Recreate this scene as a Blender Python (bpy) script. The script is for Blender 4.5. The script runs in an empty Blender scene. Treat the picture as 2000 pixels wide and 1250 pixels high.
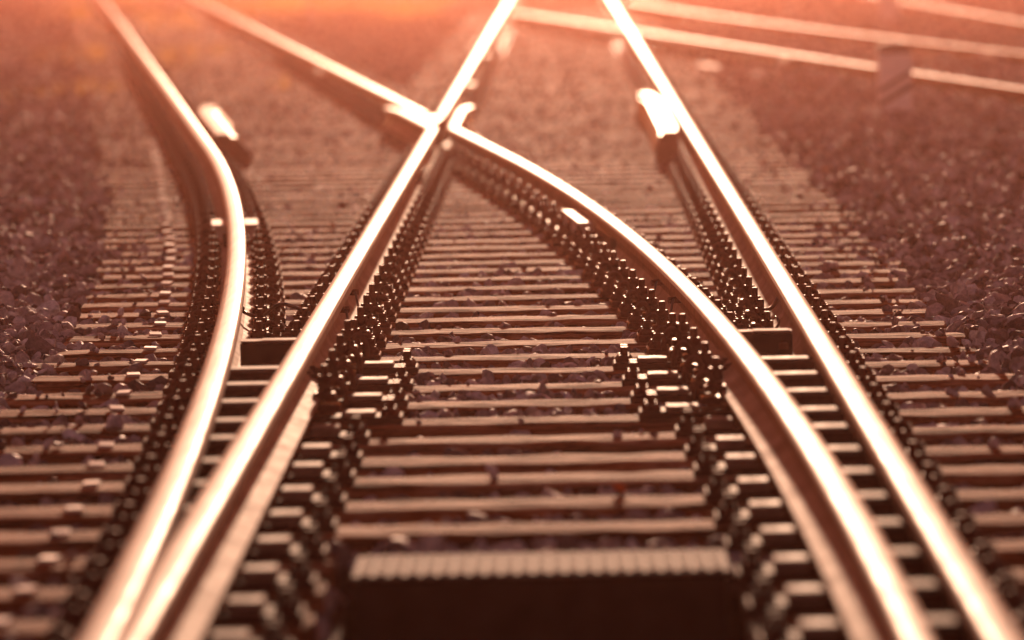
import bpy, math, random
import numpy as np
from mathutils import Vector, Matrix
random.seed(7); rng = np.random.default_rng(7)
C = bpy.context.scene.collection
SC = bpy.context.scene
R = math.radians

# ------------------------------------------------------------------ camera
F, H, ROLL, YAW, M0, YH = 12000.0, 1.235, 0.02, 108 / 12000.0, 0.0213, -162.0
TH = math.atan((625 - YH) / F)
_f = Vector((-math.sin(YAW) * math.cos(TH), math.cos(YAW) * math.cos(TH), -math.sin(TH)))
_r0 = Vector((math.cos(YAW), math.sin(YAW), 0)); _u0 = _r0.cross(_f)
_r = _r0 * math.cos(ROLL) - _u0 * math.sin(ROLL); _u = _r0 * math.sin(ROLL) + _u0 * math.cos(ROLL)
cd = bpy.data.cameras.new('camera'); cam = bpy.data.objects.new('camera', cd); C.objects.link(cam)
cam.matrix_world = Matrix(((_r.x, _u.x, -_f.x, M0), (_r.y, _u.y, -_f.y, 0), (_r.z, _u.z, -_f.z, H), (0, 0, 0, 1)))
cd.sensor_width = 36; cd.lens = 36 * F / 2000; cd.clip_start = 0.5; cd.clip_end = 5000
cd.dof.use_dof = True; cd.dof.focus_distance = 20.6; cd.dof.aperture_fstop = 3.1
SC.camera = cam

# ------------------------------------------------------------------ light
SUN_EL, SUN_AZ = 6.0, 0.2            # degrees; azimuth to the right of +Y
w = bpy.data.worlds.new('World'); SC.world = w; w.use_nodes = True
nt = w.node_tree; nt.nodes.clear()
sky = nt.nodes.new('ShaderNodeTexSky'); sky.sky_type = 'NISHITA'; sky.sun_disc = False
sky.sun_elevation = R(SUN_EL); sky.sun_rotation = R(SUN_AZ); sky.dust_density = 3.0; sky.air_density = 1.5
tint = nt.nodes.new('ShaderNodeMix'); tint.data_type = 'RGBA'; tint.blend_type = 'MULTIPLY'; tint.inputs[0].default_value = 1.0
tint.inputs[7].default_value = (1.0, 0.38, 0.41, 1)
bg = nt.nodes.new('ShaderNodeBackground'); bg.inputs['Strength'].default_value = 0.115
ow = nt.nodes.new('ShaderNodeOutputWorld')
nt.links.new(sky.outputs[0], tint.inputs[6]); nt.links.new(tint.outputs[2], bg.inputs[0]); nt.links.new(bg.outputs[0], ow.inputs[0])
sl = bpy.data.lights.new('sun', 'SUN'); so = bpy.data.objects.new('sun', sl); C.objects.link(so)
sl.energy = 5.0; sl.angle = R(0.8); sl.color = (1.0, 0.60, 0.385)
sd = Vector((math.sin(R(SUN_AZ)) * math.cos(R(SUN_EL)), math.cos(R(SUN_AZ)) * math.cos(R(SUN_EL)), math.sin(R(SUN_EL))))
so.rotation_euler = sd.to_track_quat('Z', 'Y').to_euler()
SC.view_settings.view_transform = 'Standard'; SC.view_settings.look = 'None'
SC.view_settings.exposure = 0.66; SC.view_settings.gamma = 1.0
SC.render.engine = 'CYCLES'
SC.cycles.use_denoising = True
SC.cycles.max_bounces = 5; SC.cycles.diffuse_bounces = 3; SC.cycles.glossy_bounces = 3; SC.cycles.volume_bounces = 0
SC.cycles.sample_clamp_indirect = 6
SC.cycles.volume_max_steps = 64

# ------------------------------------------------------------------ helpers
def pix(x, y, z=0.0):
    """point of the plane at height z seen at photograph pixel x, y"""
    a, b = (x - 1000) / F, -(y - 625) / F
    d = _r * a + _u * b + _f
    t = (z - H) / d.z
    return (M0 + d.x * t, d.y * t)

class MB:
    def __init__(s): s.v = []; s.f = []; s.m = []; s.sm = []
    def add(s, vs, fs, mi=0, smooth=False):
        o = len(s.v); s.v += [tuple(p) for p in vs]
        for f in fs: s.f.append(tuple(i + o for i in f)); s.m.append(mi); s.sm.append(smooth)
    def box(s, x0, x1, y0, y1, z0, z1, mi=0, bev=0.0):
        if bev <= 0:
            vs = [(x, y, z) for z in (z0, z1) for y in (y0, y1) for x in (x0, x1)]
            s.add(vs, [(0, 2, 3, 1), (4, 5, 7, 6), (0, 1, 5, 4), (2, 6, 7, 3), (0, 4, 6, 2), (1, 3, 7, 5)], mi)
        else:
            b = bev; rings = []
            for (z, i) in ((z0, 0), (z1 - b, 0), (z1, b)):
                rings.append([(x0 + i + b - i if False else x0 + (b if i else 0), y0 + i, z), (x1 - i, y0 + i, z), (x1 - i, y1 - i, z), (x0 + i, y1 - i, z)])
            vs = sum(rings, []); fs = [(3, 2, 1, 0), (8, 9, 10, 11)]
            for r in range(2):
                for k in range(4):
                    a = r * 4 + k; c = r * 4 + (k + 1) % 4
                    fs.append((a, c, c + 4, a + 4))
            s.add(vs, fs, mi)
    def lathe(s, prof, n=12, c=(0, 0, 0), mi=0, sq=False, rot=0.0, smooth=True):
        vs = []; fs = []
        for (r, z) in prof:
            for k in range(n):
                a = 2 * math.pi * k / n + rot
                vs.append((c[0] + r * math.cos(a), c[1] + r * math.sin(a), c[2] + z))
        for j in range(len(prof) - 1):
            for k in range(n):
                a = j * n + k; b = j * n + (k + 1) % n
                fs.append((a, b, b + n, a + n))
        s.add(vs, fs, mi, smooth)
        s.add([vs[(len(prof) - 1) * n + k] for k in range(n)], [tuple(range(n))], mi)
    def tube(s, pts, r, n=8, mi=0, smooth=True):
        P = [Vector(p) for p in pts]; vs = []; fs = []
        for i, p in enumerate(P):
            t = (P[min(i + 1, len(P) - 1)] - P[max(i - 1, 0)]).normalized()
            up = Vector((0, 0, 1)) if abs(t.z) < .9 else Vector((1, 0, 0))
            a = t.cross(up).normalized(); b = a.cross(t).normalized()
            rr = r[i] if isinstance(r, (list, tuple)) else r
            for k in range(n):
                q = 2 * math.pi * k / n
                vs.append(p + a * (rr * math.cos(q)) + b * (rr * math.sin(q)))
        for i in range(len(P) - 1):
            for k in range(n):
                x = i * n + k; y = i * n + (k + 1) % n
                fs.append((x, y, y + n, x + n))
        fs.append(tuple(range(n - 1, -1, -1))); fs.append(tuple((len(P) - 1) * n + k for k in range(n)))
        s.add(vs, fs, mi, smooth)
    def mesh(s, name, mats):
        me = bpy.data.meshes.new(name); me.from_pydata(s.v, [], s.f)
        for m in (mats if isinstance(mats, (list, tuple)) else [mats]): me.materials.append(m)
        me.polygons.foreach_set('material_index', s.m); me.polygons.foreach_set('use_smooth', s.sm)
        me.update(); return me
    def build(s, name, mats, parent=None):
        o = bpy.data.objects.new(name, s.mesh(name, mats)); C.objects.link(o)
        if parent: o.parent = parent
        return o

def tag(o, label=None, cat=None, group=None, kind=None):
    if label: o['label'] = label
    if cat: o['category'] = cat
    if group: o['group'] = group
    if kind: o['kind'] = kind
    return o
def empty(name, loc=(0, 0, 0), rz=0.0):
    o = bpy.data.objects.new(name, None); C.objects.link(o); o.location = loc; o.rotation_euler = (0, 0, rz)
    o.empty_display_size = .1
    return o
def copy_tree(o, parent=None):
    c = o.copy(); C.objects.link(c); c.parent = parent
    for ch in KIDS.get(o.name, ()): copy_tree(ch, c)
    return c
KIDS = {}
def kid(o, parent):
    o.parent = parent; KIDS.setdefault(parent.name, []).append(o); return o
def ordinal(n):
    return '%d%s' % (n, 'th' if 10 <= n % 100 <= 20 else {1: 'st', 2: 'nd', 3: 'rd'}.get(n % 10, 'th'))

# ------------------------------------------------------------------ materials
def mat(name, fn):
    m = bpy.data.materials.new(name); m.use_nodes = True; t = m.node_tree; t.nodes.clear()
    out = t.nodes.new('ShaderNodeOutputMaterial'); b = t.nodes.new('ShaderNodeBsdfPrincipled')
    t.links.new(b.outputs[0], out.inputs[0]); fn(t, b); return m
def N(t, kind, **kw):
    n = t.nodes.new(kind)
    for k, v in kw.items():
        if k in n.inputs: n.inputs[k].default_value = v
        else: setattr(n, k, v)
    return n
def coords(t, scale=(1, 1, 1), kind='Object'):
    tc = N(t, 'ShaderNodeTexCoord'); mp = N(t, 'ShaderNodeMapping'); mp.inputs['Scale'].default_value = scale
    t.links.new(tc.outputs[kind], mp.inputs[0]); return mp.outputs[0]
def noise(t, vec, scale, detail=6, rough=.6):
    n = N(t, 'ShaderNodeTexNoise'); n.inputs['Scale'].default_value = scale; n.inputs['Detail'].default_value = detail
    n.inputs['Roughness'].default_value = rough; t.links.new(vec, n.inputs['Vector']); return n.outputs['Fac']
def ramp(t, fac, stops):
    r = N(t, 'ShaderNodeValToRGB'); e = r.color_ramp.elements
    while len(e) > 1: e.remove(e[-1])
    e[0].position = stops[0][0]; e[0].color = (*stops[0][1], 1)
    for p, c in stops[1:]:
        x = e.new(p); x.color = (*c, 1)
    t.links.new(fac, r.inputs[0]); return r.outputs[0]
def bump(t, b, h, strength=.4, dist=.01):
    n = N(t, 'ShaderNodeBump'); n.inputs['Strength'].default_value = strength; n.inputs['Distance'].default_value = dist
    t.links.new(h, n.inputs['Height']); t.links.new(n.outputs[0], b.inputs['Normal'])
def g(v): return (v, v, v)

def _top(t, b):       # polished running surface
    v = coords(t, (60, 1.2, 1)); n = noise(t, v, 1.0, 5)
    v2 = coords(t, (30, 4, 30)); n2 = noise(t, v2, 1.0, 6)
    t.links.new(ramp(t, n, [(.3, (.34, .28, .23)), (.7, (.46, .39, .33))]), b.inputs['Base Color'])
    t.links.new(ramp(t, n2, [(.3, g(.46)), (.75, g(.60))]), b.inputs['Roughness'])
    b.inputs['Metallic'].default_value = 0; b.inputs['Specular IOR Level'].default_value = .0035; b.inputs['Specular Tint'].default_value = (1, .95, .9, 1)
    t.links.new(ramp(t, n, [(.3, g(.0016)), (.5, g(.0030)), (.7, g(.0048))]), b.inputs['Specular IOR Level'])
    bump(t, b, n, .08, .002)
RAILTOP = mat('polished_steel', _top)
def _rust(t, b):
    v = coords(t, (1, 1, 1)); n = noise(t, v, 9, 10, .65); n2 = noise(t, v, 60, 4, .6)
    t.links.new(ramp(t, n, [(.3, (.085, .034, .020)), (.55, (.17, .075, .042)), (.75, (.28, .15, .09))]), b.inputs['Base Color'])
    t.links.new(ramp(t, n2, [(.3, g(.42)), (.8, g(.72))]), b.inputs['Roughness'])
    b.inputs['Metallic'].default_value = 0; b.inputs['Specular IOR Level'].default_value = .15; b.inputs['Specular Tint'].default_value = (1, .6, .35, 1)
    bump(t, b, n2, .35, .002)
RUST = mat('rusty_rail_steel', _rust)
def _foot(t, b):      # foot upper faces, paler than the web to carry the light on them
    v = coords(t, (1, 1, 1)); n = noise(t, v, 6, 9, .65); n2 = noise(t, v, 50, 4, .6)
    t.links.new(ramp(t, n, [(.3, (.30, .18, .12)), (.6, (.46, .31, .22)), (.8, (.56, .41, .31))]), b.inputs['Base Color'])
    t.links.new(ramp(t, n2, [(.3, g(.62)), (.8, g(.85))]), b.inputs['Roughness'])
    b.inputs['Metallic'].default_value = 0; b.inputs['Specular IOR Level'].default_value = .004; b.inputs['Specular Tint'].default_value = (1, .72, .5, 1)
    t.links.new(ramp(t, n, [(.35, g(.0012)), (.55, g(.0032)), (.7, g(.005))]), b.inputs['Specular IOR Level'])
    bump(t, b, n2, .2, .002)
FOOT = mat('lit_foot_steel', _foot)
def _iron(t, b):
    v = coords(t, (1, 1, 1)); n = noise(t, v, 40, 6, .65)
    oi = N(t, 'ShaderNodeObjectInfo')
    t.links.new(ramp(t, n, [(.3, (.045, .013, .011)), (.6, (.10, .030, .022)), (.8, (.17, .065, .045))]), b.inputs['Base Color'])
    t.links.new(ramp(t, n, [(.3, g(.45)), (.75, g(.7))]), b.inputs['Roughness'])
    b.inputs['Metallic'].default_value = 0; b.inputs['Specular IOR Level'].default_value = .014; b.inputs['Specular Tint'].default_value = (1, .75, .55, 1)
    bump(t, b, n, .3, .001)
IRON = mat('dark_oily_iron', _iron)
def _plate(t, b):
    v = coords(t, (1, 1, 1)); n = noise(t, v, 25, 6, .6)
    t.links.new(ramp(t, n, [(.3, (.16, .10, .07)), (.7, (.30, .21, .16))]), b.inputs['Base Color'])
    t.links.new(ramp(t, n, [(.3, g(.5)), (.75, g(.7))]), b.inputs['Roughness'])
    b.inputs['Metallic'].default_value = 0; b.inputs['Specular IOR Level'].default_value = .001; b.inputs['Specular Tint'].default_value = (1, .7, .5, 1)
    bump(t, b, n, .15, .001)
PLATE = mat('greased_slide_plate', _plate)
def _wood(t, b):
    oi = N(t, 'ShaderNodeObjectInfo')
    tc = N(t, 'ShaderNodeTexCoord'); mp = N(t, 'ShaderNodeMapping'); mp.inputs['Scale'].default_value = (1.5, 60, 60)
    cb = N(t, 'ShaderNodeCombineXYZ'); mu = N(t, 'ShaderNodeMath', operation='MULTIPLY'); mu.inputs[1].default_value = 37.0
    t.links.new(oi.outputs['Random'], mu.inputs[0]); t.links.new(mu.outputs[0], cb.inputs[0]); t.links.new(mu.outputs[0], cb.inputs[2])
    t.links.new(tc.outputs['Object'], mp.inputs[0]); t.links.new(cb.outputs[0], mp.inputs['Location'])
    n = noise(t, mp.outputs[0], 1.0, 8, .68)
    mp2 = N(t, 'ShaderNodeMapping'); mp2.inputs['Scale'].default_value = (7, 16, 16); t.links.new(tc.outputs['Object'], mp2.inputs[0]); t.links.new(cb.outputs[0], mp2.inputs['Location'])
    n2 = noise(t, mp2.outputs[0], .8, 5, .6)
    c1 = ramp(t, n, [(.40, (.028, .013, .008)), (.47, (.20, .10, .06)), (.55, (.38, .215, .14)), (.66, (.62, .43, .32))])
    c2 = ramp(t, n2, [(.36, (.26, .15, .10)), (.44, (.80, .46, .26)), (.52, (1.0, .80, .64)), (.60, (1.0, .95, .94)), (.68, (.50, .32, .24))])
    mx = N(t, 'ShaderNodeMix', data_type='RGBA', blend_type='MULTIPLY'); mx.inputs[0].default_value = .95
    t.links.new(c1, mx.inputs[6]); t.links.new(c2, mx.inputs[7])
    rv = ramp(t, oi.outputs['Random'], [(0, (.62, .44, .34)), (.35, (.95, .78, .66)), (.7, (1, .9, .82)), (1, (1.0, 1.0, 1.0))])
    mx2 = N(t, 'ShaderNodeMix', data_type='RGBA', blend_type='MULTIPLY'); mx2.inputs[0].default_value = 1
    t.links.new(mx.outputs[2], mx2.inputs[6]); t.links.new(rv, mx2.inputs[7])
    t.links.new(mx2.outputs[2], b.inputs['Base Color'])
    b.inputs['Roughness'].default_value = .8; b.inputs['Specular IOR Level'].default_value = .006; b.inputs['Specular Tint'].default_value = (1, .6, .42, 1)
    sp1 = ramp(t, n, [(.40, g(.05)), (.50, g(.5)), (.62, g(1.0))]); sp2 = ramp(t, n2, [(.36, g(.25)), (.46, g(.7)), (.56, g(1.0)), (.68, g(.35))])
    ml = N(t, 'ShaderNodeMath', operation='MULTIPLY'); t.links.new(sp1, ml.inputs[0]); t.links.new(sp2, ml.inputs[1])
    m3 = N(t, 'ShaderNodeMath', operation='MULTIPLY'); m3.inputs[1].default_value = .013; t.links.new(ml.outputs[0], m3.inputs[0]); t.links.new(m3.outputs[0], b.inputs['Specular IOR Level'])
    bump(t, b, n, .9, .006)
WOOD = mat('weathered_sleeper_wood', _wood)
def _stone(t, b):
    at = N(t, 'ShaderNodeAttribute'); at.attribute_name = 'tone'
    v = coords(t, (1, 1, 1)); n = noise(t, v, 45, 6, .7)
    c1 = ramp(t, at.outputs['Fac'], [(0, (.07, .05, .046)), (.25, (.20, .155, .145)), (.5, (.40, .33, .315)), (.8, (.60, .52, .51)), (.95, (.74, .67, .66)), (1, (.85, .80, .79))])
    c2 = ramp(t, n, [(.32, g(.40)), (.52, g(.9)), (.68, g(1.3))])
    mx = N(t, 'ShaderNodeMix', data_type='RGBA', blend_type='MULTIPLY'); mx.inputs[0].default_value = 1
    t.links.new(c1, mx.inputs[6]); t.links.new(c2, mx.inputs[7]); t.links.new(mx.outputs[2], b.inputs['Base Color'])
    b.inputs['Roughness'].default_value = .65; b.inputs['Specular IOR Level'].default_value = .3
    bump(t, b, n, .9, .012)
STONE = mat('crushed_ballast_stone', _stone)
def _ground(t, b):
    v = coords(t, (1, 1, 1)); n = noise(t, v, 14, 8, .7); n2 = noise(t, v, .25, 4, .5)
    c1 = ramp(t, n, [(.3, (.035, .022, .02)), (.55, (.10, .062, .052)), (.75, (.19, .125, .105))])
    c2 = ramp(t, n2, [(.35, (.8, .7, .65)), (.65, (1.2, 1.05, .9))])
    mx = N(t, 'ShaderNodeMix', data_type='RGBA', blend_type='MULTIPLY'); mx.inputs[0].default_value = 1
    t.links.new(c1, mx.inputs[6]); t.links.new(c2, mx.inputs[7]); t.links.new(mx.outputs[2], b.inputs['Base Color'])
    b.inputs['Roughness'].default_value = .95; b.inputs['Specular IOR Level'].default_value = .02
    bump(t, b, n, 1.0, .05)
GROUND = mat('gravelly_earth', _ground)
def plain(name, col, rough=.6, metal=0.0, var=.25, sc=30, spec=.5):
    def f(t, b):
        v = coords(t); n = noise(t, v, sc, 6, .6)
        a = tuple(c * (1 - var) for c in col); z = tuple(min(1, c * (1 + var)) for c in col)
        t.links.new(ramp(t, n, [(.3, a), (.7, z)]), b.inputs['Base Color'])
        b.inputs['Roughness'].default_value = rough; b.inputs['Metallic'].default_value = metal; b.inputs['Specular IOR Level'].default_value = spec
        bump(t, b, n, .2, .002)
    return mat(name, f)
GALV = plain('galvanised_plate', (.66, .56, .47), .6, 0, .15, 30, .05)
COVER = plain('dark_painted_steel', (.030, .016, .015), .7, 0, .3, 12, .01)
DULL = plain('glint_damped_iron', (.055, .020, .016), .7, 0, .4, 40, .004)  # darker copy of the iron for slide chairs, coloured to dim sun glints
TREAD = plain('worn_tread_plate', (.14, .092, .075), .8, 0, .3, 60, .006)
WHITE = plain('white_post_paint', (.92, .90, .92), .7, 0, .08, 18)
BLACKP = plain('black_post_paint', (.05, .03, .03), .6, 0, .2)
CONC = plain('grey_concrete', (.26, .19, .18), .85, 0, .25, 25)
RUBBER = plain('black_cable_sheath', (.03, .015, .013), .45)
INSUL = plain('cream_insulating_plate', (.66, .58, .50), .6, 0, .1, 30, .01)
PALEW = plain('bleached_board', (.50, .40, .33), .8, 0, .2, 30, .1)
def _grass(t, b):
    v = coords(t); n = noise(t, v, 1.2, 4, .6); col = ramp(t, n, [(.3, (.30, .17, .04)), (.7, (.58, .37, .11))])
    tr = N(t, 'ShaderNodeBsdfTranslucent'); mx = N(t, 'ShaderNodeMixShader'); mx.inputs[0].default_value = .55
    t.links.new(col, b.inputs['Base Color']); t.links.new(col, tr.inputs[0]); b.inputs['Roughness'].default_value = .8
    out = [q for q in t.nodes if q.type == 'OUTPUT_MATERIAL'][0]
    t.links.new(b.outputs[0], mx.inputs[1]); t.links.new(tr.outputs[0], mx.inputs[2]); t.links.new(mx.outputs[0], out.inputs[0])
GRASS = mat('dry_grass', _grass)
LEAFY = plain('yellow_leaf', (.62, .30, .03), .5, 0, .2)
LEAFO = plain('orange_leaf', (.50, .14, .03), .5, 0, .2)

# ------------------------------------------------------------------ track geometry
HW = .036
def XL1(Y):
    q = np.clip(Y, 5.5, 34) - 5.5
    return -.770 - q * q / 690 - .0826 * np.maximum(Y - 34, 0)
def XR1(Y):
    q = np.clip(Y, 10.5, 32) - 10.5
    return .612 - q * q / 520 - .0827 * np.maximum(Y - 32, 0)
def XL2(Y): return -.7540 + 0 * Y
def XR2(Y): return .7540 + 0 * Y
def ang(fx, Y): return -math.atan((float(fx(Y + .1)) - float(fx(Y - .1))) / .2)

def sweep_rail(name, path, label, group=None, hl=None, hr=None, fl=None, fr=None, hw=HW, parent=None, zt=0.0, up=None, rust_faces=None):
    """path: list of (x,y). left/right head and foot half widths may vary along it"""
    mb = MB(); n = len(path); rings = []
    for i, (x, y) in enumerate(path):
        a = path[max(i - 1, 0)]; b = path[min(i + 1, n - 1)]
        d = Vector((b[0] - a[0], b[1] - a[1])).normalized(); nx, ny = d.y, -d.x
        L = hl(y) if hl else hw; Rr = hr(y) if hr else hw
        FL = fl(y) if fl else .0625; FR = fr(y) if fr else .0625; U = up(y) if up else 0.0
        wl = min(.0085, L * .5); wr = min(.0085, Rr * .5)
        pr = [(-FL, -.149 + U), (-FL, -.137 + U), (-min(FL, .034), -.123 + U), (-.015, -.106 + U), (-wl, -.088 + U * .8), (-wl, -.058), (-L * .93, -.043), (-L, -.038), (-L, -.010), (-L * .86, -.0025), (-L * .45, 0),
              (Rr * .45, 0), (Rr * .86, -.0025), (Rr, -.010), (Rr, -.038), (Rr * .93, -.043), (wr, -.058), (wr, -.088 + U * .8), (.015, -.106 + U), (min(FR, .034), -.123 + U), (FR, -.137 + U), (FR, -.149 + U)]
        rings.append([(x + nx * u, y + ny * u, zz + zt) for u, zz in pr])
    m = len(rings[0]); MI = {}
    for k in range(m):
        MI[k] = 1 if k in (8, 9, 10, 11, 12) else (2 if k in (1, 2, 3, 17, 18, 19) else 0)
    for i in range(n - 1):
        base = len(mb.v)
    vs = sum(rings, [])
    o = len(mb.v); mb.v += vs
    for i in range(n - 1):
        for k in range(m):
            k2 = (k + 1) % m
            mb.f.append((i * m + k, i * m + k2, (i + 1) * m + k2, (i + 1) * m + k)[::-1]); mb.m.append(0 if (rust_faces and k in rust_faces and path[i][1] < 18.2) else MI[k]); mb.sm.append(k in (3, 4, 9, 10, 11, 16, 17))  # listed foot faces between the rail pairs take the darker rust steel
    mb.f.append(tuple(range(m))); mb.m.append(0); mb.sm.append(False)
    mb.f.append(tuple((n - 1) * m + k for k in range(m - 1, -1, -1))); mb.m.append(0); mb.sm.append(False)
    o = mb.build(name, [RUST, RAILTOP, FOOT], parent)
    tag(o, label, 'rail', group)
    return o
def path(fx, y0, y1, step=.5):
    step = min(step, .4)
    ys = np.linspace(y0, y1, max(2, int(abs(y1 - y0) / step) + 1))
    return [(float(fx(y)), float(y)) for y in ys]
cl = lambda v, a, b: max(a, min(b, v))
sepL = lambda y: float(XL2(y) - XL1(y)); sepR = lambda y: float(XR2(y) - XR1(y))
GR = 'rails of the railway switch'
sweep_rail('rail', path(XL1, -6, 130, .6), 'long curved outermost left rail with bright polished head', GR, rust_faces=(17, 18, 19), fr=lambda y: .016 if y < 18.3 else .0625)
sweep_rail('rail', path(XR2, -6, 130, .8), 'straight right-hand rail with polished head reaching the bottom right corner', GR, rust_faces=(1, 2, 3), fl=lambda y: .016 if y < 18.3 else .0625)
# closure rails with their wings
BU = lambda y: .036 * cl((18.6 - y) / .6, 0, 1)
pL = path(XL2, 6.0, 36.3, .5) + [(float(XR1(y)) - .117 - (max(0, y - 39.4) ** 2) * .035, y) for y in (36.9, 37.6, 38.4, 39.0, 39.5, 40.0, 40.45)]
sweep_rail('rail', pL, 'straight inner left rail running up to the crossing with small flared wing', GR,
           rust_faces=(1, 2, 3), up=BU, hl=lambda y: cl(sepL(y) - .036, .02, .036), fl=lambda y: (.016 if y < 18.4 else .0625) if y < 36 else .05, fr=lambda y: (.0625 + .014 * cl(18.6 - y, 0, 1)) if y < 35.6 else .03)
pR = path(XR1, 8.2, 36.3, .5) + [(-.6370 + (max(0, y - 39.4) ** 2) * .035, y) for y in (36.9, 37.6, 38.4, 39.0, 39.5, 40.0, 40.45)]
sweep_rail('rail', pR, 'curved inner right rail sweeping from the bottom right up to the crossing', GR,
           hr=lambda y: cl(.036 - (12.4 - y) * .005, .012, .036), rust_faces=(17, 18, 19), up=BU, fr=lambda y: (.016 if y < 18.4 else .0625) if y < 36 else .05, fl=lambda y: (.0625 + .014 * cl(18.6 - y, 0, 1)) if y < 35.6 else .03)
sepX = lambda y: float(XL2(y) - XR1(y))
sweep_rail('rail', path(XL2, 38.75, 130, .8), 'straight rail beyond the crossing running up into the glare', GR, fl=lambda y: cl(sepX(y) / 2 - .002, .01, .07))
sweep_rail('rail', path(XR1, 38.75, 130, .8), 'rail beyond the crossing running up to the top left edge', GR, fr=lambda y: cl(sepX(y) / 2 - .002, .01, .07))
# crossing nose
cn = empty('crossing_nose', (-.757, 37.35, -.175)); tag(cn, 'bright pointed steel nose where two rails cross left of centre', 'rail crossing')
def prism(poly, z0, z1, mats, topmi=1):
    m = MB(); n = len(poly)
    m.add([(x, y, z0) for x, y in poly] + [(x, y, z1) for x, y in poly], [tuple(range(n - 1, -1, -1))] + [(k, (k + 1) % n, (k + 1) % n + n, k + n) for k in range(n)], 0)
    m.add([(x, y, z1) for x, y in poly], [tuple(range(n))], topmi); return m
xr = float(XR1(38.745)) + .757
o = prism([(-.010, 0), (.010, 0), (.0385, 1.395), (xr - .036, 1.395)], .02, .1735, None).build('nose_point', [RUST, RAILTOP, FOOT], cn)
o = prism([(-.20, .3), (.20, .3), (.24, 2.2), (-.36, 2.2)], 0, .012, None, 0).build('base_plate', [COVER, RAILTOP, RUST], cn)

# neighbouring track
def spline(pts, n=60):
    pts = sorted(pts, key=lambda p: p[1]); ys = [p[1] for p in pts]; xs = [p[0] for p in pts]
    c = np.polyfit(ys, xs, 2 if len(pts) > 2 else 1); yy = np.linspace(ys[0], ys[-1], n); return [(float(np.polyval(c, y)), float(y)) for y in yy]
GN = 'rails of the neighbouring track'
nA = [(4.4, 30), (3.188, 42.2), (2.65, 47.5), (1.97, 54), (1.03, 63.6), (-.60, 80.5)]
nB = [(6.6, 30), (5.15, 42), (3.98, 52.7), (2.43, 66.8), (1.02, 88)]
nC = [(5.75, 38), (5.01, 66.4), (4.70, 84), (4.0, 125)]
PA, PB, PC = spline(nA), spline(nB), spline(nC)
def extend(P_, y0):
    (xa, ya), (xb, yb) = P_[0], P_[4]; k = (xb - xa) / (yb - ya); return [(xa + k * (y - ya), float(y)) for y in np.arange(y0, ya - .5, 1.0)] + P_
PA, PB, PC = extend(PA, -4), extend(PB, -4), extend(PC, 0)
ZN = -.0035
sweep_rail('rail', PA, 'polished rail crossing the upper right behind the striped post, lower of two', GN, zt=ZN)
sweep_rail('rail', PB, 'polished rail above the striped post, upper of the two beside it', GN, zt=ZN)
sweep_rail('rail', PC, 'short stretch of rail in the top right corner', GN, zt=ZN)

# check rails
def bar(mb, pth, x0, x1, z0, ztop, mi=0, topmi=1):
    n = len(pth); vs = []
    for i, (x, y) in enumerate(pth):
        a = pth[max(i - 1, 0)]; b = pth[min(i + 1, n - 1)]; d = Vector((b[0] - a[0], b[1] - a[1])).normalized(); nx, ny = d.y, -d.x
        zt = ztop[i] if isinstance(ztop, list) else ztop
        for u, z in ((x0, z0), (x0, zt - .008), (x0 + .008, zt), (x1 - .008, zt), (x1, zt - .008), (x1, z0)): vs.append((x + nx * u, y + ny * u, z))
    fs = []; ms = []
    for i in range(n - 1):
        for k in range(6):
            a = i * 6 + k; b = i * 6 + (k + 1) % 6; fs.append((a, a + 6, b + 6, b)); ms.append(topmi if k in (1, 2, 3) else mi)
    for f, m_ in zip(fs, ms): pass
    o = len(mb.v); mb.v += vs; mb.f += [tuple(i + o for i in f) for f in fs]; mb.m += ms; mb.sm += [False] * len(fs)
    mb.f.append(tuple(o + k for k in range(6))); mb.m.append(mi); mb.sm.append(False)
    mb.f.append(tuple(o + (n - 1) * 6 + k for k in range(5, -1, -1))); mb.m.append(mi); mb.sm.append(False)
def check_rail(guard, supp, side, label):
    t = empty('check_rail', (guard[0][0], guard[0][1], -.17)); tag(t, label, 'check rail', 'check rails opposite the crossing')
    inv = Matrix.Translation((-guard[0][0], -guard[0][1], .17))
    def put(mb, nm, ms):
        mb.v = [tuple(inv @ Vector(p)) for p in mb.v]; return mb.build(nm, ms, t)
    m = MB(); bar(m, guard, -.044, .044, -.165, .020); put(m, 'guard_bar', [RUST, RAILTOP])
    ww = 1.0 if side > 0 else .5; prof = [(.0445, -.165), (.0445, 0.0), (.078 if side > 0 else .062, -.004), (.160 * ww, -.105), (.165 * ww, -.165)]
    if side < 0: prof = [(-a, b) for a, b in prof]
    m = MB(); vs = []; n = len(supp); k = len(prof)
    for i, (x, y) in enumerate(supp):
        a = supp[max(i - 1, 0)]; b = supp[min(i + 1, n - 1)]; d = Vector((b[0] - a[0], b[1] - a[1])).normalized(); vs += [(x + d.y * u, y - d.x * u, z) for u, z in prof]
    fs = [(i * k + q, i * k + (q + 1) % k, (i + 1) * k + (q + 1) % k, (i + 1) * k + q) for i in range(n - 1) for q in range(k)]
    if side > 0: fs = [f[::-1] for f in fs]
    e0, e1 = tuple(range(k)), tuple((n - 1) * k + q for q in range(k - 1, -1, -1))
    if side < 0: e0, e1 = e0[::-1], e1[::-1]
    m.add(vs, [f[::-1] for f in fs], 0); m.add(vs[:k], [e0], 0); m.add(vs[-k:], [tuple(range(k))[::-1] if side > 0 else tuple(range(k))], 0); put(m, 'support_wedge', [RUST, FOOT])
gx = lambda y: float(XL1(y)) + .036 + .046 + .042
gl = [(gx(y) + max(0, y - 39.2) ** 2 * .02, y) for y in np.arange(35.45, 41.2, .4)]
sL = [(p[0], p[1]) for p in gl[:-1]]; sL[0] = (sL[0][0], sL[0][1] + .002)
check_rail(gl, sL, 1, 'raised check rail with bright top beside the left curved rail')
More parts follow.
